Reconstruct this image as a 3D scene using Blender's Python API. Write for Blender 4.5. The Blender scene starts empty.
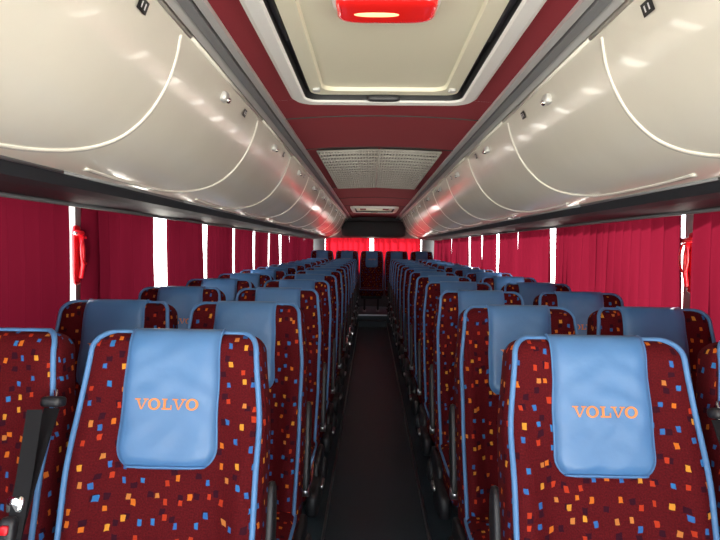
import bpy, math, random
from mathutils import Vector, Matrix, Quaternion
random.seed(4)
ZO=1.45      # camera height above aisle floor; geometry below is written relative to the eye level
CX=0.0425    # bus centre line
FRONT=-1.52; REAR=11.9
WALL=1.34
scene=bpy.context.scene
try:
    scene.view_settings.view_transform='Standard'
    scene.view_settings.look='None'
except Exception: pass

# ---------------------------------------------------------------- materials
def mat(name,col,rough=.6,metal=0,emit=None,es=0,spec=None,bump=None,coat=0):
    m=bpy.data.materials.new(name); m.use_nodes=True
    nt=m.node_tree; b=nt.nodes['Principled BSDF']
    b.inputs['Base Color'].default_value=(*col,1); b.inputs['Roughness'].default_value=rough
    b.inputs['Metallic'].default_value=metal
    if spec is not None: b.inputs['Specular IOR Level'].default_value=spec
    if coat: b.inputs['Coat Weight'].default_value=coat
    if emit: 
        b.inputs['Emission Color'].default_value=(*emit,1); b.inputs['Emission Strength'].default_value=es
    if bump:
        sc,st,dist=bump
        tc=nt.nodes.new('ShaderNodeTexCoord'); n=nt.nodes.new('ShaderNodeTexNoise'); n.inputs['Scale'].default_value=sc
        n.inputs['Detail'].default_value=4
        bp=nt.nodes.new('ShaderNodeBump'); bp.inputs['Strength'].default_value=st; bp.inputs['Distance'].default_value=dist
        nt.links.new(tc.outputs['Object'],n.inputs['Vector']); nt.links.new(n.outputs['Fac'],bp.inputs['Height'])
        nt.links.new(bp.outputs['Normal'],b.inputs['Normal'])
        # subtle colour mottling
        mx=nt.nodes.new('ShaderNodeMix'); mx.data_type='RGBA'
        mx.inputs[6].default_value=(*[c*.88 for c in col],1); mx.inputs[7].default_value=(*[min(1,c*1.1) for c in col],1)
        nt.links.new(n.outputs['Fac'],mx.inputs[0]); nt.links.new(mx.outputs[2],b.inputs['Base Color'])
    return m

def fabric():
    m=bpy.data.materials.new('seat_fabric'); m.use_nodes=True; nt=m.node_tree; N=nt.nodes; L=nt.links
    b=N['Principled BSDF']; b.inputs['Roughness'].default_value=.85
    b.inputs['Specular IOR Level'].default_value=.12
    tc=N.new('ShaderNodeTexCoord'); oi=N.new('ShaderNodeObjectInfo')
    add=N.new('ShaderNodeVectorMath'); add.operation='MULTIPLY_ADD'
    comb=N.new('ShaderNodeCombineXYZ'); L.new(oi.outputs['Random'],comb.inputs[0]); L.new(oi.outputs['Random'],comb.inputs[1])
    L.new(comb.outputs[0],add.inputs[0]); add.inputs[1].default_value=(7.3,3.1,0); L.new(tc.outputs['UV'],add.inputs[2])
    nz=N.new('ShaderNodeTexNoise'); nz.inputs['Scale'].default_value=26; L.new(add.outputs[0],nz.inputs['Vector'])
    dist=N.new('ShaderNodeVectorMath'); dist.operation='MULTIPLY_ADD'
    L.new(nz.outputs['Color'],dist.inputs[0]); dist.inputs[1].default_value=(.016,.016,0); L.new(add.outputs[0],dist.inputs[2])
    def spots(scale,off,thr,stretch,keep):
        mp=N.new('ShaderNodeMapping'); mp.inputs['Location'].default_value=off; mp.inputs['Scale'].default_value=(stretch,1,1)
        L.new(dist.outputs[0],mp.inputs['Vector'])
        v=N.new('ShaderNodeTexVoronoi'); v.voronoi_dimensions='2D'; v.distance='CHEBYCHEV'
        v.inputs['Scale'].default_value=scale; v.inputs['Randomness'].default_value=.7
        L.new(mp.outputs[0],v.inputs['Vector'])
        lt=N.new('ShaderNodeMath'); lt.operation='LESS_THAN'; lt.inputs[1].default_value=thr
        L.new(v.outputs['Distance'],lt.inputs[0])
        sp=N.new('ShaderNodeSeparateColor'); L.new(v.outputs['Color'],sp.inputs[0])
        kp=N.new('ShaderNodeMath'); kp.operation='LESS_THAN'; kp.inputs[1].default_value=keep; L.new(sp.outputs[1],kp.inputs[0])
        mu=N.new('ShaderNodeMath'); mu.operation='MULTIPLY'; L.new(lt.outputs[0],mu.inputs[0]); L.new(kp.outputs[0],mu.inputs[1])
        return mu,sp
    lt1,sp1=spots(22.5,(0,0,0),.145,1.3,.90)
    lt2,sp2=spots(19,(.33,.71,0),.13,1.0,.8)
    fine=N.new('ShaderNodeTexNoise'); fine.inputs['Scale'].default_value=260; L.new(tc.outputs['UV'],fine.inputs['Vector'])
    base=N.new('ShaderNodeMix'); base.data_type='RGBA'; L.new(fine.outputs['Fac'],base.inputs[0])
    base.inputs[6].default_value=(.030,.002,.003,1); base.inputs[7].default_value=(.135,.006,.010,1)
    m1=N.new('ShaderNodeMix'); m1.data_type='RGBA'; L.new(lt2.outputs[0],m1.inputs[0]); L.new(base.outputs[2],m1.inputs[6]); m1.inputs[7].default_value=(.03,.003,.010,1)
    rp=N.new('ShaderNodeValToRGB'); rp.color_ramp.interpolation='CONSTANT'
    cols=[(0,(.55,.13,.015)),(.22,(.03,.12,.34)),(.48,(.42,.035,.012)),(.64,(.60,.25,.03)),(.78,(.03,.15,.38)),(.92,(.50,.17,.04))]
    cr=rp.color_ramp; cr.elements[0].position=0; cr.elements[0].color=(*cols[0][1],1); cr.elements[1].position=cols[1][0]; cr.elements[1].color=(*cols[1][1],1)
    for p,c in cols[2:]:
        e=cr.elements.new(p); e.color=(*c,1)
    L.new(sp1.outputs[0],rp.inputs[0])
    m2=N.new('ShaderNodeMix'); m2.data_type='RGBA'; L.new(lt1.outputs[0],m2.inputs[0]); L.new(m1.outputs[2],m2.inputs[6]); L.new(rp.outputs[0],m2.inputs[7])
    L.new(m2.outputs[2],b.inputs['Base Color'])
    bp=N.new('ShaderNodeBump'); bp.inputs['Strength'].default_value=.35; bp.inputs['Distance'].default_value=.002
    L.new(fine.outputs['Fac'],bp.inputs['Height']); L.new(bp.outputs[0],b.inputs['Normal'])
    return m

def curtain_mat(name,col,tr):
    m=bpy.data.materials.new(name); m.use_nodes=True; nt=m.node_tree; N=nt.nodes; L=nt.links
    N.remove(N['Principled BSDF']); out=N['Material Output']
    d=N.new('ShaderNodeBsdfDiffuse'); d.inputs[0].default_value=(*col,1)
    t=N.new('ShaderNodeBsdfTranslucent'); t.inputs[0].default_value=(*tr,1)
    mx=N.new('ShaderNodeMixShader'); mx.inputs[0].default_value=.5
    L.new(d.outputs[0],mx.inputs[1]); L.new(t.outputs[0],mx.inputs[2]); L.new(mx.outputs[0],out.inputs[0])
    return m

FAB=fabric()
BLUEP=mat('blue_piping',(.085,.22,.46),.5)
BLUEL=mat('blue_leatherette',(.070,.185,.39),.38,bump=(9,.45,.010))
ORANGE=mat('orange_embroidery',(.72,.24,.06),.6)
DARK=mat('dark_plastic',(.018,.018,.021),.45)
BLACK=mat('black_webbing',(.014,.014,.016),.8,spec=.15)
STEEL=mat('brushed_steel',(.5,.5,.52),.3,1)
RAILM=mat('curtain_rail_grey',(.08,.08,.085),.5)
CHROME=mat('chrome',(.8,.8,.8),.12,1)
CREAM=mat('cream_moulding',(.78,.745,.645),.20,bump=(2.4,.09,.02),coat=.25)
SEAM=mat('cream_lip',(.80,.77,.68),.3)
GROOVE=mat('groove_dark',(.05,.048,.045),.6)
RED=mat('red_carpet_trim',(.29,.020,.032),.9,bump=(300,.3,.001))
GREYT=mat('grey_track',(.60,.59,.57),.35,.2)
GREYM=mat('grey_middle',(.22,.22,.225),.5)
SHADOWGAP=mat('cream_gap_shadow',(.42,.40,.36),.5)
STRIPM=mat('dark_grey_trim',(.028,.029,.033),.6,spec=.3)
WALLM=mat('grey_wall_trim',(.12,.12,.13),.7,bump=(60,.2,.002))
PILL=mat('pillar_grey',(.33,.32,.33),.6)
FLOORM=mat('dark_vinyl',(.034,.058,.074),.42,bump=(90,.3,.001))
HATCHF=mat('hatch_frame_white',(.80,.79,.75),.35)
HATCHP=mat('hatch_panel_cream',(.82,.78,.60),.35)
REDPL=mat('red_plastic',(.65,.01,.02),.3)
LAMP=mat('red_lamp_lens',(.5,.01,.01),.12,emit=(1,.022,.014),es=.40,coat=.6)
BULB=mat('lamp_bulb',(1,.5,.3),.3,emit=(1,.36,.16),es=2.4)
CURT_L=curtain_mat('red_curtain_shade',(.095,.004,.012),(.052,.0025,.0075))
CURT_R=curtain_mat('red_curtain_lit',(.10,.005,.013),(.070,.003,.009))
CURTR=curtain_mat('rear_red_curtain',(.45,.010,.02),(.24,.005,.011))
LABEL=mat('label_black',(.01,.01,.01),.4)
WHITE=mat('label_white',(.8,.8,.8),.5)
GRILLB=mat('grille_backing',(.06,.058,.055),.6)
GRILL=mat('grille_slats',(.50,.48,.43),.4,.2)
# window glass
GLASS=bpy.data.materials.new('window_glass'); GLASS.use_nodes=True; nt=GLASS.node_tree; nt.nodes.remove(nt.nodes['Principled BSDF'])
t=nt.nodes.new('ShaderNodeBsdfTransparent'); t.inputs[0].default_value=(.93,.95,.95,1); g=nt.nodes.new('ShaderNodeBsdfGlossy'); g.inputs['Roughness'].default_value=.02
mxs=nt.nodes.new('ShaderNodeMixShader'); mxs.inputs[0].default_value=.05
nt.links.new(t.outputs[0],mxs.inputs[1]); nt.links.new(g.outputs[0],mxs.inputs[2]); nt.links.new(mxs.outputs[0],nt.nodes['Material Output'].inputs[0])

# ---------------------------------------------------------------- mesh builder
def spow(a,e): return math.copysign(abs(a)**e,a)
class MB:
    def __init__(s): s.v=[];s.f=[];s.m=[];s.mats=[];s.sm=[]
    def mi(s,m):
        if m not in s.mats: s.mats.append(m)
        return s.mats.index(m)
    def add(s,vs,fs,m,smooth=True,M=None):
        o=len(s.v)
        for p in vs:
            p=Vector(p)
            s.v.append(M@p if M is not None else p)
        single=not isinstance(m,list)
        for i,f in enumerate(fs):
            s.f.append([o+k for k in f]); s.m.append(s.mi(m if single else m[i])); s.sm.append(smooth)
    def box(s,c,h,m,M=None):
        vs=[(c[0]+a*h[0],c[1]+b*h[1],c[2]+d*h[2]) for a in(-1,1) for b in(-1,1) for d in(-1,1)]
        s.add(vs,[(0,1,3,2),(4,6,7,5),(0,4,5,1),(2,3,7,6),(0,2,6,4),(1,5,7,3)],m,False,M)
    def sbox(s,c,h,m,e=.3,n=24,k=14,M=None):
        vs=[];fs=[]
        for j in range(k+1):
            ph=-math.pi/2+math.pi*j/k
            for i in range(n):
                th=2*math.pi*(i+.5)/n
                vs.append((c[0]+h[0]*spow(math.cos(ph),e)*spow(math.cos(th),e),c[1]+h[1]*spow(math.cos(ph),e)*spow(math.sin(th),e),c[2]+h[2]*spow(math.sin(ph),e)))
        for j in range(k):
            for i in range(n):
                i2=(i+1)%n; fs.append((j*n+i,j*n+i2,(j+1)*n+i2,(j+1)*n+i))
        s.add(vs,fs,m,True,M)
    def grid(s,P,m,M=None,smooth=True,flip=False):
        r=len(P);c=len(P[0]); vs=[p for row in P for p in row]
        fs=[(i*c+j,i*c+j+1,(i+1)*c+j+1,(i+1)*c+j) for i in range(r-1) for j in range(c-1)]
        if flip: fs=[f[::-1] for f in fs]
        s.add(vs,fs,m,smooth,M)
    def tube(s,pts,r,m,n=8,M=None,closed=False):
        pts=[Vector(p) for p in pts]; vs=[];fs=[];N=len(pts)
        up=None
        for i in range(N):
            if closed: t=(pts[(i+1)%N]-pts[i-1])
            else: t=(pts[min(i+1,N-1)]-pts[max(i-1,0)])
            t.normalize()
            if up is None:
                up=Vector((0,0,1)) if abs(t.z)<.9 else Vector((0,1,0))
            a=t.cross(up); a.normalize(); b=a.cross(t); b.normalize(); up=b
            for k in range(n):
                th=2*math.pi*k/n; vs.append(pts[i]+a*math.cos(th)*r+b*math.sin(th)*r)
        for i in range(N if closed else N-1):
            for k in range(n):
                k2=(k+1)%n; i2=(i+1)%N; fs.append((i*n+k,i*n+k2,i2*n+k2,i2*n+k))
        if not closed:
            fs.append(tuple(range(n))[::-1]); fs.append(tuple((N-1)*n+k for k in range(n)))
        s.add(vs,fs,m,True,M)
    def mesh(s,name):
        me=bpy.data.meshes.new(name); me.from_pydata([tuple(p) for p in s.v],[],s.f)
        for m in s.mats: me.materials.append(m)
        me.polygons.foreach_set('material_index',s.m); me.polygons.foreach_set('use_smooth',s.sm)
        uv=me.uv_layers.new(name='UVMap')
        for p in me.polygons:
            n=p.normal; ax=max(range(3),key=lambda i:abs(n[i])+(.15 if i==1 else 0))
            for li in p.loop_indices:
                co=me.vertices[me.loops[li].vertex_index].co
                uv.data[li].uv=(co.x,co.z) if ax==1 else ((co.y+5,co.z) if ax==0 else (co.x,co.y+3))
        me.update(); return me
    def obj(s,name,loc=(0,0,ZO)):
        return place(s.mesh(name),name,loc)
def place(me,name,loc,rot=None,parent=None):
    o=bpy.data.objects.new(name,me); scene.collection.objects.link(o); o.location=loc
    if rot: o.rotation_euler=rot
    if parent: o.parent=parent
    return o
def smooth01(a): a=max(0,min(1,a)); return a*a*(3-2*a)

# ---------------------------------------------------------------- coach seat
BL=.79
def bw(s):
    w=.220+.022*smooth01((BL-s)/.26)-.008*smooth01((.30-s)/.3)
    r=.045
    if s>BL-r: w-=r*(1-math.sqrt(max(0,1-((s-(BL-r))/r)**2)))
    return w
def bt(s):
    t=.10+.02*smooth01((.5-s)/.5); r=.045
    if s>BL-r: t*= .12+.88*math.sqrt(max(0,1-((s-(BL-r))/r)**2))
    return t
def bol(u,s):
    u=abs(u); k=smooth01((u-.5)/.35)*(.036*smooth01((.62-s)/.2)+.014)
    k+= .012*math.cos(min(1,u)*math.pi/2)*math.exp(-((s-.2)/.12)**2)   # lumbar
    return k*(1 if s<BL-.05 else max(0,(BL-s)/.05))
def ring(s,th):
    e=.36; cx=spow(math.cos(th),e); sy=spow(math.sin(th),e)
    x=bw(s)*cx; y=bt(s)/2*sy
    if sy<0: y-=bol(cx,s)*abs(sy)
    return (x,y,s)
def front(x,s): return -bt(s)/2-bol(x/bw(s),s)
HINGE=.40; TILT=math.radians(13)
def letters(M,mb,pf,sc):
    # embroidered serif wordmark
    H=.026; T=.0070; ser=.003; K=.90
    def E(x,z,o): return (x*K,pf(x*K,sc+z)-o,sc+z)
    def poly(pts,x0):
        vs=[E(x0+x,z,.0022) for (x,z) in pts]
        mb.add(vs,[tuple(range(len(vs)))],ORANGE,False,M)
    def rect(x0,a,b,c,d):
        k=5
        mb.grid([[E(x0+a+(b-a)*i/k,z,.0023) for i in range(k+1)] for z in(c,d)],ORANGE,M,False)
    def V(x0):
        poly([(.003,H),(.003+T,H),(.017+T*.3,0),(.017-T*.2,0)],x0)
        poly([(.034,H),(.034-T*.7,H),(.017-T*.1,0),(.017+T*.4,0)],x0)
        rect(x0,-.001,.015,H-ser,H); rect(x0,.023,.037,H-ser,H)
    def O(x0):
        n=28; P=[[],[]]
        for i in range(n+1):
            a=2*math.pi*i/n
            for k,(rx,rz) in enumerate(((.017,.0142),(.0095,.0100))):
                P[k].append(E(x0+.018+rx*math.cos(a),H/2+rz*math.sin(a),.0022))
        mb.grid(P,ORANGE,M,False)
    def Lt(x0):
        rect(x0,.004,.004+T,0,H); rect(x0,0,.015,H-ser,H); rect(x0,0,.028,0,ser*1.3); rect(x0,.0245,.028,0,.011)
    w=[(V,-.088),(O,-.0535),(Lt,-.0145),(V,.0145),(O,.050)]
    for f,x in w: f(x)

def make_seat(kind):
    mb=MB(); M=Matrix.Translation((0,.05,HINGE))@Matrix.Rotation(-TILT,4,'X')
    # backrest
    S=[ -.03+ (BL-.03)*i/22 for i in range(22)]
    S+= [BL-.06+.06*math.sin(math.pi/2*i/9) for i in range(0,10)]
    n=56; vs=[];fs=[];ms=[]
    for s in S:
        for i in range(n): vs.append(ring(s,2*math.pi*(i+.5)/n))
    for j in range(len(S)-1):
        for i in range(n):
            i2=(i+1)%n; fs.append((j*n+i,j*n+i2,(j+1)*n+i2,(j+1)*n+i))
            a=2*math.pi*(i+1)/n; ms.append(DARK if math.sin(a)>.35 else FAB)
    fs.append(tuple((len(S)-1)*n+i for i in range(n))); ms.append(FAB)
    fs.append(tuple(range(n))[::-1]); ms.append(DARK)
    mb.add(vs,fs,ms,True,M)
    # piping round the front outline
    a=math.radians(-36)
    L=[ring(s,math.pi-a) for s in S[1:]]; R=[ring(s,a) for s in S[1:]]
    def out(p,sg): return (p[0]+sg*.003,p[1]-.003,p[2]+(.002 if p[2]>BL-.06 else 0))
    L=[out(p,-1) for p in L]; R=[out(p,1) for p in R]
    top=[tuple(L[-1][k]+(R[-1][k]-L[-1][k])*i/8 for k in range(3)) for i in range(1,8)]
    mb.tube(L+top+R[::-1],.0070,BLUEP,8,M)
    # headrest cover : front panel, over the top, down the back
    if kind!='wL0':
        hw0=.121; h=.335
        var={'aL':0,'aR':2.1,'wL':4.4,'wR':1.2,'r':3.3}[kind]
        def wr(x,s):   # soft leatherette wrinkles and sag folds
            q=(s-(BL-h))/h; e=max(0,1-(x/hw0)**4)
            return .5*e*(.0022*math.sin(42*x+55*s+var+2*math.sin(30*s))*(.3+.7*q)+.0020*math.sin(-70*x+38*s+var*2)*(1-q*.5)+.0016*math.sin(95*(s+.6*abs(x-.02))+var))
        path=[]
        for i in range(33): s=BL-h+ (h-.05)*i/32; path.append((s,-1))
        for i in range(1,9): s=BL-.05+.05*math.sin(math.pi/2*i/8); path.append((s,-1))
        for i in range(7,-1,-1): s=BL-.05+.05*math.sin(math.pi/2*i/8); path.append((s,1))
        for i in range(1,6): path.append((BL-.05-.03*i,1))
        P=[];K=28
        for idx,(s,sd) in enumerate(path):
            row=[]
            hw=hw0-.006*smooth01((s-(BL-h))/h)+.0012*math.sin(s*40+var)
            if sd<0 and s<BL-h+.055:
                q=1-(s-(BL-h))/.055; hw-=.055*(1-math.sqrt(max(0,1-q*q)))
            for k in range(K+1):
                u=-1+2*k/K; x=u*hw
                e=(max(0,1-u**6))**.5
                puff=.018*e*min(1,(1.05-abs(1-2*min(1,idx/40)))*5 if idx<40 else .4)
                if sd<0: y=front(x,s)-.004-puff-(wr(x,s)*e if 0<idx<38 else 0)
                else: y=bt(s)/2+.004+puff*.5
                z=s+ (.012*smooth01((s-(BL-.05))/.05))
                if idx==0: y=front(x,s)+.004
                row.append((x,y,z))
            P.append(row)
        mb.grid(P,BLUEL,M,True,flip=False)
        for k in (0,K):
            A=[r[k] for r in P]; B=[(p[0],p[1]+(.014 if path[i][1]<0 else -.014),p[2]-(.012 if abs(path[i][0]-BL)<.03 else 0)) for i,p in enumerate(A)]
            mb.grid([A,B],BLUEL,M)
        mb.tube([(P[i][0][0],P[i][0][1]+.002,P[i][0][2]) for i in range(40,0,-1)]+[(p[0],p[1]-.004,p[2]) for p in P[1]]+[(P[i][K][0],P[i][K][1]+.002,P[i][K][2]) for i in range(1,41)],.0028,BLUEP,6,M)
        def pf(x,s):
            u=x/hw0; e=(max(0,1-u**6))**.5; return front(x,s)-.004-.018*e-wr(x,s)*e
        letters(M,mb,pf,BL-.190)
    # cushion
    mb.sbox((0,-.215,HINGE-.005),(.232,.27,.075),FAB,.32,40,16)
    for zz in(.045,):
        pts=[(.228*spow(math.cos(t),.32),-.215+.266*spow(math.sin(t),.32),HINGE+zz) for t in [2*math.pi*i/48 for i in range(48)]]
        mb.tube(pts,.007,BLUEP,6,closed=True)
    # under-frame and pedestal
    mb.sbox((0,-.19,HINGE-.10),(.21,.22,.035),DARK,.25)
    for sx in(-.13,.13):
        mb.box((sx,-.17,.15),(.018,.03,.15),DARK); mb.sbox((sx,-.17,.012),(.03,.17,.012),STEEL,.3,16,8)
    mb.tube([(-.2,-.30,.27),(.2,-.30,.27)],.014,DARK)
    if kind[0]=='a':
        sg=1 if kind=='aL' else -1
        # recliner cover, lever and folded-up armrest on the aisle side
        mb.sbox((sg*.240,-.05,HINGE-.05),(.020,.15,.065),DARK,.5)
        mb.sbox((sg*.240,-.24,HINGE-.11),(.030,.14,.062),DARK,.5)
        mb.sbox((sg*.258,.02,HINGE-.10),(.024,.055,.055),DARK,.8,16,8)
        mb.sbox((sg*.272,-.20,HINGE-.08),(.010,.045,.012),STEEL,.5,16,8)
        mb.sbox((sg*.246,.04,.25),(.014,.032,.17),DARK,.5,20,10,M)
        mb.tube([(sg*.228,.04,.09),(sg*.260,.04,.09)],.022,STEEL,12,M)
    if kind[0]=='w':
        sg=1 if kind[1]=='L' else -1
        pts=[(sg*.243,-.085,.60),(sg*.248,-.12,.54),(sg*.246,-.16,.42),(sg*.240,-.19,.28),(sg*.232,-.20,.12),(sg*.226,-.21,0),(sg*.226,-.22,-.03)]
        A=[(p[0]-.022,p[1]-.004,p[2]) for p in pts]; B=[(p[0]+.022,p[1]-.018,p[2]) for p in pts]; C=[(p[0]+.022,p[1]-.013,p[2]) for p in pts]
        mb.grid([A,B,C,[(a[0],a[1]+.004,a[2]) for a in A],A],BLACK,M,False)
        mb.sbox((sg*.240,-.085,.615),(.026,.022,.013),DARK,.5,16,8,M)
        mb.tube([(sg*.25,-.09,.60),(sg*.235,-.07,.64),(sg*.22,-.03,.62)],.005,CHROME,8,M)
        q=[(sg*.238,-.14,.60),(sg*.250,-.17,.45),(sg*.252,-.20,.25),(sg*.250,-.22,.05),(sg*.246,-.24,-.03)]
        mb.grid([[(p[0]-.016,p[1]-.02,p[2]) for p in q],[(p[0]+.016,p[1]-.012,p[2]) for p in q]],BLACK,M,False)
        # tongue and buckle hanging on the strap
        mb.sbox((sg*.240,-.185,.40),(.020,.012,.020),CHROME,.5,16,8,M)
        mb.sbox((sg*.240,-.205,.34),(.018,.014,.040),DARK,.5,16,8,M)
        mb.sbox((sg*.240,-.220,.355),(.010,.004,.010),REDPL,.5,12,8,M)
    return mb.mesh('coach_seat_mesh_'+kind)
MESH={k:make_seat(k) for k in('aL','aR','wL','wR','r','wL0')}
PLAT=.045
def seat(kind,x,dtop,z=PLAT):
    place(MESH[kind],'coach_seat',(x,dtop-.19,z+.001))
PITCH=.745
for r in range(13):
    d=1.42+PITCH*r
    seat('wL0' if r==0 else 'wL',CX-(1.052 if r==0 else 1.035),d,PLAT); seat('aL',CX-.537+(.012 if r else 0),d,PLAT)
    seat('aR',CX+.5275,d,PLAT); seat('wR',CX+1.035,d,PLAT)
for i in range(5):
    seat('r',CX-.03+(i-2)*.50,11.3,.19)

# ---------------------------------------------------------------- floor
mb=MB()
aw=.265
mb.box((CX,(FRONT+REAR)/2,-1.45-.03),(WALL+.03,(REAR-FRONT)/2+.05,.03),FLOORM)
mb.obj('floor')
for sg,nm in((-1,'left'),(1,'right')):
    mb=MB(); w=(WALL-.05-aw)/2; h=PLAT/2
    mb.box((CX+sg*(aw+w),(.45+10.4)/2,-1.45+h),(w,(10.4-.45)/2,h),FLOORM)
    mb.box((CX+sg*(aw-.003),(.45+10.4)/2,-1.45+h),(.004,(10.4-.45)/2,h+.002),STEEL)
    mb.obj('platform_'+nm)
mb=MB()
mb.box((CX,(10.402+REAR-.02)/2,-1.45+.095),(WALL-.05,(REAR-.02-10.402)/2,.095),FLOORM)
mb.box((CX,10.40,-1.265),(aw,.012,.012),STEEL)
mb.box((CX,10.27,-1.45+.05),(aw-.01,.13,.05),FLOORM)
mb.obj('rear_step')

# ---------------------------------------------------------------- side walls with window openings
WB=-.52; WT=.165
def side(sg,nm):
    X=CX+sg*WALL
    mb=MB()
    mb.box((X+sg*.02,(FRONT+REAR)/2,(WB-1.45)/2),(.02,(REAR-FRONT)/2,(WB+1.45)/2),WALLM)
    mb.box((X-sg*.0,(FRONT+REAR)/2,WB+.01),(.02,(REAR-FRONT)/2,.012),DARK)
    mb.box((X+sg*.02,(FRONT+REAR)/2,WT+.3),(.02,(REAR-FRONT)/2,.3),WALLM)
    py=[-1.35,-.7]+[2.46+1.72*k for k in range(0,6)]
    for y in py:
        mb.box((X+sg*.018,y,(WB+WT)/2),(.022,.035,(WT-WB)/2),PILL)
    mb.obj('wall_'+nm)
    mb=MB(); mb.box((X+sg*.03,(FRONT+REAR)/2,(WB+WT)/2),(.003,(REAR-FRONT)/2,(WT-WB)/2),GLASS)
    mb.obj('window_'+('1' if sg<0 else '2'))
    mb=MB(); mb.tube([(CX+sg*1.232,.3,WT-.010),(CX+sg*1.232,REAR-.1,WT-.010)],.008,RAILM); mb.obj('curtain_rail')
side(-1,'left'); side(1,'right')

def curtain(p0,p1,z0,z1,m,name='window_curtain',wl=.105,amp=.037):
    mb=MB(); p0=Vector(p0);p1=Vector(p1); Ln=(p1-p0).length; d=(p1-p0)/Ln; nrm=Vector((-d.y,d.x,0))
    n=max(16,int(Ln/wl*20)); ph=random.random()*6; rows=[]
    f2=random.uniform(.7,1.3)
    for j in range(13):
        v=j/12; row=[]
        for i in range(n+1):
            u=i/n; L0=u*Ln
            th=2*math.pi*L0/wl+ph+1.9*math.sin(L0*8*f2+ph)+.25*math.sin(v*3+L0*6)
            a=amp*(.7+.3*v)*(math.sin(th)+.22*math.sin(2*th+1))*(.75+.25*math.sin(L0*5+ph)) + .004*math.sin(L0*70+v*4)
            a=max(-.040,min(.040,a))
            sh=.014*math.cos(th)*(.6+.4*v)+.012*math.sin(v*3+ph)*v
            p=p0+d*(L0+sh)+nrm*a; row.append((p.x,p.y,z1+(z0-z1)*v))
        rows.append(row)
    mb.grid(rows,m); 
    return mb.obj(name)
ZB,ZT=-.60,.1635
def curts(sg,spans):
    x=CX+sg*1.285
    for a,b in spans: curtain((x,a,0),(x,b,0),ZB,ZT,CURT_L if sg<0 else CURT_R)
L=[(.55,1.35),(1.37,2.24),(2.41,3.17),(3.37,4.08),(4.25,4.92),(5.10,5.82),(6.02,6.66),(6.86,7.5),(7.72,8.3),(8.52,9.2),(9.38,10.25),(10.40,11.05),(11.07,11.8)]
R=[(.55,1.35),(1.40,2.30),(2.45,3.15),(3.17,4.03),(4.22,5.02),(5.16,5.82),(6.02,6.66),(6.86,7.5),(7.72,8.3),(8.52,9.2),(9.38,10.25),(10.40,11.05),(11.07,11.8)]
curts(-1,L); curts(1,R)

# rear wall
mb=MB()
mb.box((CX,REAR+.03,(-1.45-.5)/2),(WALL+.03,.03,.475),WALLM)
mb.box((CX,REAR+.03,.43),(WALL+.03,.03,.25),WALLM)
for sg in(-1,1): mb.box((CX+sg*1.2,REAR+.03,-.16),(.17,.03,.35),WALLM)
mb.obj('wall_rear')
mb=MB(); mb.box((CX,REAR+.04,-.16),(1.03,.003,.34),GLASS); mb.obj('window_3')
curtain((CX-1.0,REAR-.07,0),(CX-.07,REAR-.07,0),-.58,.19,CURTR,wl=.13); curtain((CX+.0,REAR-.07,0),(CX+1.0,REAR-.07,0),-.58,.19,CURTR,wl=.13)
mb=MB(); mb.sbox((CX,REAR-.25,.37),(.66,.22,.17),STRIPM,.25,32,12)
mb.obj('rear_air_duct')
# front wall with windscreen
mb=MB()
mb.box((CX,FRONT-.03,-1.32),(WALL+.03,.03,.13),WALLM)
mb.box((CX,FRONT-.03,.63),(WALL+.03,.03,.07),WALLM)
for sg in(-1,1): mb.box((CX+sg*1.32,FRONT-.03,-.25),(.05,.03,.86),WALLM)
mb.obj('wall_front')
mb=MB(); mb.box((CX,FRONT-.04,-.32),(1.27,.003,.88),GLASS); mb.obj('window_4')

# ---------------------------------------------------------------- ceiling
CZ=.62
mb=MB()
def cz(x): return CZ+.02*(1-(x/.47)**2)
def cstrip(x0,x1,y0,y1):
    n=8; k=max(1,int((y1-y0)/.5))
    P=[[(CX+x0+(x1-x0)*i/n,y0+(y1-y0)*j/k,cz(x0+(x1-x0)*i/n)) for i in range(n+1)] for j in range(k+1)]
    mb.grid(P,RED,smooth=True)
HY0,HY1,HW=.62,2.42,.345
G0,G1=3.62,5.85
cstrip(-.47,.47,FRONT,HY0); cstrip(-.47,-HW,HY0,HY1); cstrip(HW,.47,HY0,HY1); cstrip(-.47,.47,HY1,8.55)
cstrip(-.47,.47,8.55,REAR)
for y in (2.75,G0-.02,G1+.02,7.2,8.5,9.9):
    mb.tube([(CX+x,y,cz(x)-.001) for x in(-.47,-.3,-.15,0,.15,.3,.47)],.004,GROOVE,6)
mb.obj('ceiling')
# outer roof skin keeps direct sun out
mb=MB(); mb.box((CX,(FRONT+REAR)/2,.79),(WALL+.04,(REAR-FRONT)/2+.06,.02),HATCHF); mb.obj('roof')
for sg,nm in((-1,'1'),(1,'2')):
    mb=MB()
    prof=[(.465,.632,None),(.468,.607,GREYT),(.492,.605,GREYT),(.493,.614,GROOVE),(.500,.614,GROOVE),(.501,.602,GREYM),(.528,.598,GREYM),(.529,.606,GREYT),(.552,.592,GREYT),(.553,.605,GROOVE),(.566,.605,GROOVE)]
    for i in range(1,len(prof)):
        a,b=prof[i-1],prof[i]
        mb.grid([[(CX+sg*a[0],FRONT,a[1]),(CX+sg*a[0],REAR,a[1])],[(CX+sg*b[0],FRONT,b[1]),(CX+sg*b[0],REAR,b[1])]],b[2],smooth=False)
    mb.obj('trim_'+nm)

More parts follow.
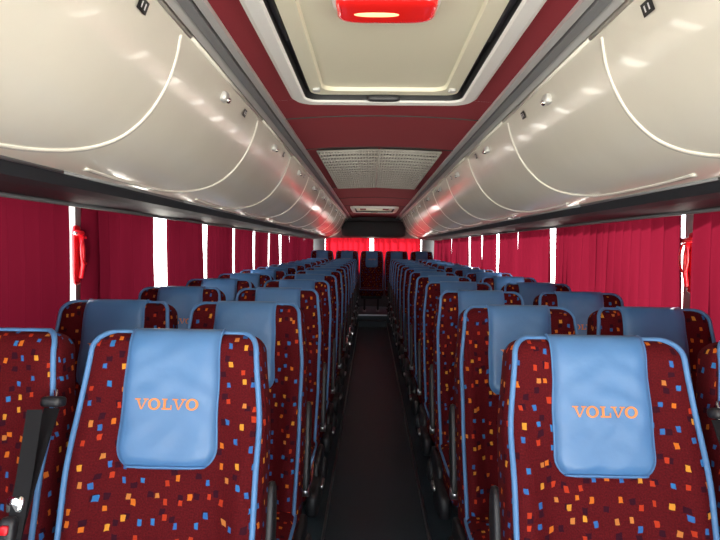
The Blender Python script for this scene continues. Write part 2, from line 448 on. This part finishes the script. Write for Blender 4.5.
# overhead bins
P0,P1,P2=(.560,.600),(.665,.265),(.93,.208)
def bz(t):
    a,b,c=(1-t)**2,2*t*(1-t),t*t
    return (a*P0[0]+b*P1[0]+c*P2[0],a*P0[1]+b*P1[1]+c*P2[1])
def tfr(r):
    lo,hi=0,1
    for _ in range(30):
        m=(lo+hi)/2; x,z=bz(m)
        if z/(x-.04)>r: lo=m
        else: hi=m
    return lo
def binobj(sg,y0,y1,full=True):
    mb=MB()
    n=26; ys=[y0+(y1-y0)*i/8 for i in range(9)]
    def pt(t,y,off=0):
        x,z=bz(t); t2=min(1,t+.01); t1=max(0,t-.01); xa,za=bz(t1); xb,zb=bz(t2); dx,dz=xb-xa,zb-za; l=math.hypot(dx,dz)
        nx,nz=dz/l,-dx/l
        return (CX+sg*(x+nx*off),y,z+nz*off)
    P=[[pt(i/n,y) for y in ys] for i in range(n+1)]
    mb.grid(P,CREAM,flip=(sg<0))
    mb.tube([pt(.015,y0,.002),pt(.015,y1,.002)],.006,SEAM)
    low=[(.93,.208),(.945,.196),(.965,.172),(1.02,.164),(1.335,.164)]
    mb.grid([[(CX+sg*x,y0,z),(CX+sg*x,y1,z)] for x,z in low],STRIPM,smooth=False)
    mb.tube([(CX+sg*.932,y0,.206),(CX+sg*.932,y1,.206)],.006,GREYM,6)
    if full:
        key=[(-1.0,.262),(-.8,.256),(-.55,.256),(-.36,.262),(-.22,.285),(-.11,.335),(-.045,.42),(-.02,.55),(-.018,.72),(-.03,.9),(-.06,1.08)]
        pts=[]
        K=[(a,tfr(b)) for a,b in key]
        for i in range(len(K)-1):
            p=[K[max(0,i-1)],K[i],K[i+1],K[min(len(K)-1,i+2)]]
            for q in range(5):
                t=q/5; pts.append(tuple(.5*((2*p[1][c])+(-p[0][c]+p[2][c])*t+(2*p[0][c]-5*p[1][c]+4*p[2][c]-p[3][c])*t*t+(-p[0][c]+3*p[1][c]-3*p[2][c]+p[3][c])*t**3) for c in(0,1)))
        pts.append(K[-1])
        mb.tube([pt(t,y1+a,-.0005) for a,t in pts],.0060,SEAM,8)
        mb.tube([pt(min(1,t+.025),y1+a+.010,-.0020) for a,t in pts],.0045,SHADOWGAP,6)  # darker tube along the door gap paints the lip's shadow line
        ly=y0+.43; c=Vector(pt(.10,ly,.006)); 
        mb.sbox(c,(.014,.026,.018),GREYT,.5,16,8)
        mb.sbox(Vector(pt(.11,ly,.022)),(.011,.011,.011),CHROME,1,16,10)
        ya=y0+.71
        a=Vector(pt(.055,ya,.004)); tvec=Vector(pt(.10,ya,.004))-a
        e2=Vector((0,.05,0))
        mb.add([a,a+e2,a+e2+tvec,a+tvec],[(0,1,2,3)],LABEL,False)
        nn=(Vector(pt(.08,y0,.006))-Vector(pt(.08,y0,.004)))
        for k in (.25,.6):
            b=a+nn+tvec*.25+e2*k
            mb.add([b,b+e2*.12,b+e2*.12+tvec*.5,b+tvec*.5],[(0,1,2,3)],WHITE,False)
    mb.obj('overhead_luggage_bin')
for sg in(-1,1):
    for k in range(-3,10):
        y1=1.60+1.035*k; y0=y1-1.035
        binobj(sg,y0+.0,y1)
    binobj(sg,1.60+1.035*9,REAR,False)

# grille
mb=MB()
for sg in(-1,1):
    xa,xb=(.008,.395)
    P=[[(CX+sg*(xa+(xb-xa)*i/6),y,cz(xa+(xb-xa)*i/6)-.004) for i in range(7)] for y in(G0,G1)]
    mb.grid(P,GRILLB)
    y=G0+.08
    while y<G1-.03:
        mb.tube([(CX+sg*x,y,cz(x)-.020) for x in(xa,.2,xb)],.009,GRILL,6); y+=.14
    for q in range(1,19):
        x=xa+(xb-xa)*q/19
        mb.tube([(CX+sg*x,G0,cz(x)-.018),(CX+sg*x,G1,cz(x)-.018)],.0055,GRILL,6)
    mb.tube([(CX+sg*xa,G0,cz(0)-.016),(CX+sg*xb,G0,cz(xb)-.016),(CX+sg*xb,G1,cz(xb)-.016),(CX+sg*xa,G1,cz(0)-.016)],.008,GRILL,6,closed=True)
mb.obj('ceiling_air_grille')

# roof hatch
def rrect(hw,y0,y1,r,z,n=8):
    pts=[]
    for cx,cy,a0 in((hw-r,y1-r,0),(-hw+r,y1-r,90),(-hw+r,y0+r,180),(hw-r,y0+r,270)):
        for i in range(n+1):
            a=math.radians(a0+90*i/n); pts.append((CX+cx+r*math.cos(a),cy+r*math.sin(a),z))
    return pts
def loft(mb,rings,mats):
    for (a,b),m in zip(zip(rings[:-1],rings[1:]),mats):
        n=len(a); mb.add(a+b,[(i,(i+1)%n,n+(i+1)%n,n+i) for i in range(n)],m,True)
def hatch(y0,y1,lamp):
    mb=MB()
    rings=[rrect(.378,y0-.05,y1+.05,.09,.630),rrect(.376,y0-.048,y1+.048,.09,.604),rrect(.360,y0-.034,y1+.034,.08,.594),
           rrect(.325,y0-.005,y1+.005,.06,.598),rrect(.318,y0,y1,.055,.606),rrect(.318,y0,y1,.055,.640),
           rrect(.298,y0+.02,y1-.02,.05,.640),rrect(.296,y0+.022,y1-.022,.05,.622),rrect(.245,y0+.07,y1-.07,.05,.624),rrect(.240,y0+.075,y1-.075,.05,.638)]
    loft(mb,rings,[HATCHF,HATCHF,HATCHF,HATCHF,DARK,DARK,HATCHP,HATCHP,HATCHP])
    r=rings[-1]; mb.add(r,[tuple(range(len(r)))],HATCHP,False)
    mb.sbox((CX,y1-.012,.612),(.07,.016,.014),DARK,.5,20,8)
    for sg in(-1,1): mb.sbox((CX+sg*.268,y1-.10,.620),(.016,.02,.008),GREYT,.6,16,8)
    for sg in(-1,1): mb.sbox((CX+sg*.308,(y0+y1)/2,.630),(.008,.25,.010),DARK,.5,16,8)
    o=mb.obj('roof_hatch')
hatch(.64,2.34,True)
hatch(8.7,9.75,False)
mb=MB()
mb.sbox((CX-.012,1.445,.636),(.142,.084,.012),HATCHF,.3,28,8)
mb.sbox((CX-.012,1.445,.612),(.128,.070,.024),LAMP,.4,32,12)
mb.sbox((CX-.035,1.445,.597),(.080,.020,.011),BULB,.8,20,10)
mb.obj('ceiling_lamp')

# emergency hammers on the pillars
for sg in(-1,1):
    mb=MB(); x=CX+sg*(WALL-.030); Y=2.42
    mb.sbox((x+sg*.018,Y,-.05),(.008,.030,.13),REDPL,.4,20,10)
    mb.tube([(x,Y,-.15),(x-sg*.01,Y,-.10),(x-sg*.01,Y,-.02),(x,Y,.04)],.010,REDPL,10)
    mb.tube([(x-sg*.004,Y-.04,.045),(x-sg*.004,Y+.04,.045)],.012,REDPL,10)
    mb.tube([(x-sg*.004,Y-.055,.045),(x-sg*.004,Y-.04,.045)],.007,CHROME,10)
    loop=[(x-sg*.018,Y+.03*math.cos(a),-.03+.06*math.sin(a)) for a in [2*math.pi*i/24 for i in range(24)]]
    mb.tube(loop,.005,REDPL,8,closed=True)
    mb.obj('emergency_hammer')

# ---------------------------------------------------------------- world and light
w=bpy.data.worlds.new('World'); scene.world=w; w.use_nodes=True
nt=w.node_tree; bg=nt.nodes['Background']; bg.inputs[1].default_value=1.0
tc=nt.nodes.new('ShaderNodeTexCoord'); sx=nt.nodes.new('ShaderNodeSeparateXYZ'); rp=nt.nodes.new('ShaderNodeMapRange')
rp.inputs['From Min'].default_value=-.12; rp.inputs['From Max'].default_value=.06
mx=nt.nodes.new('ShaderNodeMix'); mx.data_type='RGBA'; mx.clamp_result=False
mx.inputs[6].default_value=(15.5,14.4,12.8,1)   # made-up bright ground, throws light up onto bins and ceiling
mx.inputs[7].default_value=(6.0,6.4,7.0,1)    # hazy bright sky
nt.links.new(tc.outputs['Generated'],sx.inputs[0]); nt.links.new(sx.outputs[2],rp.inputs[0]); nt.links.new(rp.outputs[0],mx.inputs[0]); nt.links.new(mx.outputs[2],bg.inputs[0])
def portal(loc,rot,sx,sy):
    l=bpy.data.lights.new('daylight_portal','AREA'); l.shape='RECTANGLE'; l.size=sx; l.size_y=sy; l.cycles.is_portal=True
    o=bpy.data.objects.new('daylight_portal',l); scene.collection.objects.link(o); o.location=loc; o.rotation_euler=rot
portal((CX,FRONT-.1,ZO-.32),(math.radians(90),0,0),2.6,1.8)
for sg in(-1,1):
    portal((CX+sg*(WALL+.08),(FRONT+REAR)/2,ZO+(WB+WT)/2),(0,math.radians(90*sg),0),WT-WB,REAR-FRONT)
portal((CX,REAR+.12,ZO-.16),(math.radians(-90),0,0),2.1,.7)
sl=bpy.data.lights.new('sun','SUN'); sl.energy=26; sl.angle=math.radians(1.5); sl.color=(1,.95,.88)
so=bpy.data.objects.new('sun',sl); scene.collection.objects.link(so); so.location=(6,6,6)
so.rotation_euler=Vector((-.62,-.62,-.42)).to_track_quat('-Z','Y').to_euler()

# ---------------------------------------------------------------- camera
cam=bpy.data.cameras.new('camera'); co=bpy.data.objects.new('camera',cam); scene.collection.objects.link(co)
cam.lens=28; cam.sensor_width=36; cam.clip_start=.01
R=Matrix.Rotation(math.radians(1.125),4,'Z')@Matrix.Rotation(math.radians(90-2.35),4,'X')@Matrix.Rotation(math.radians(.7),4,'Z')
co.matrix_world=Matrix.Translation((0,0,ZO))@R
scene.camera=co
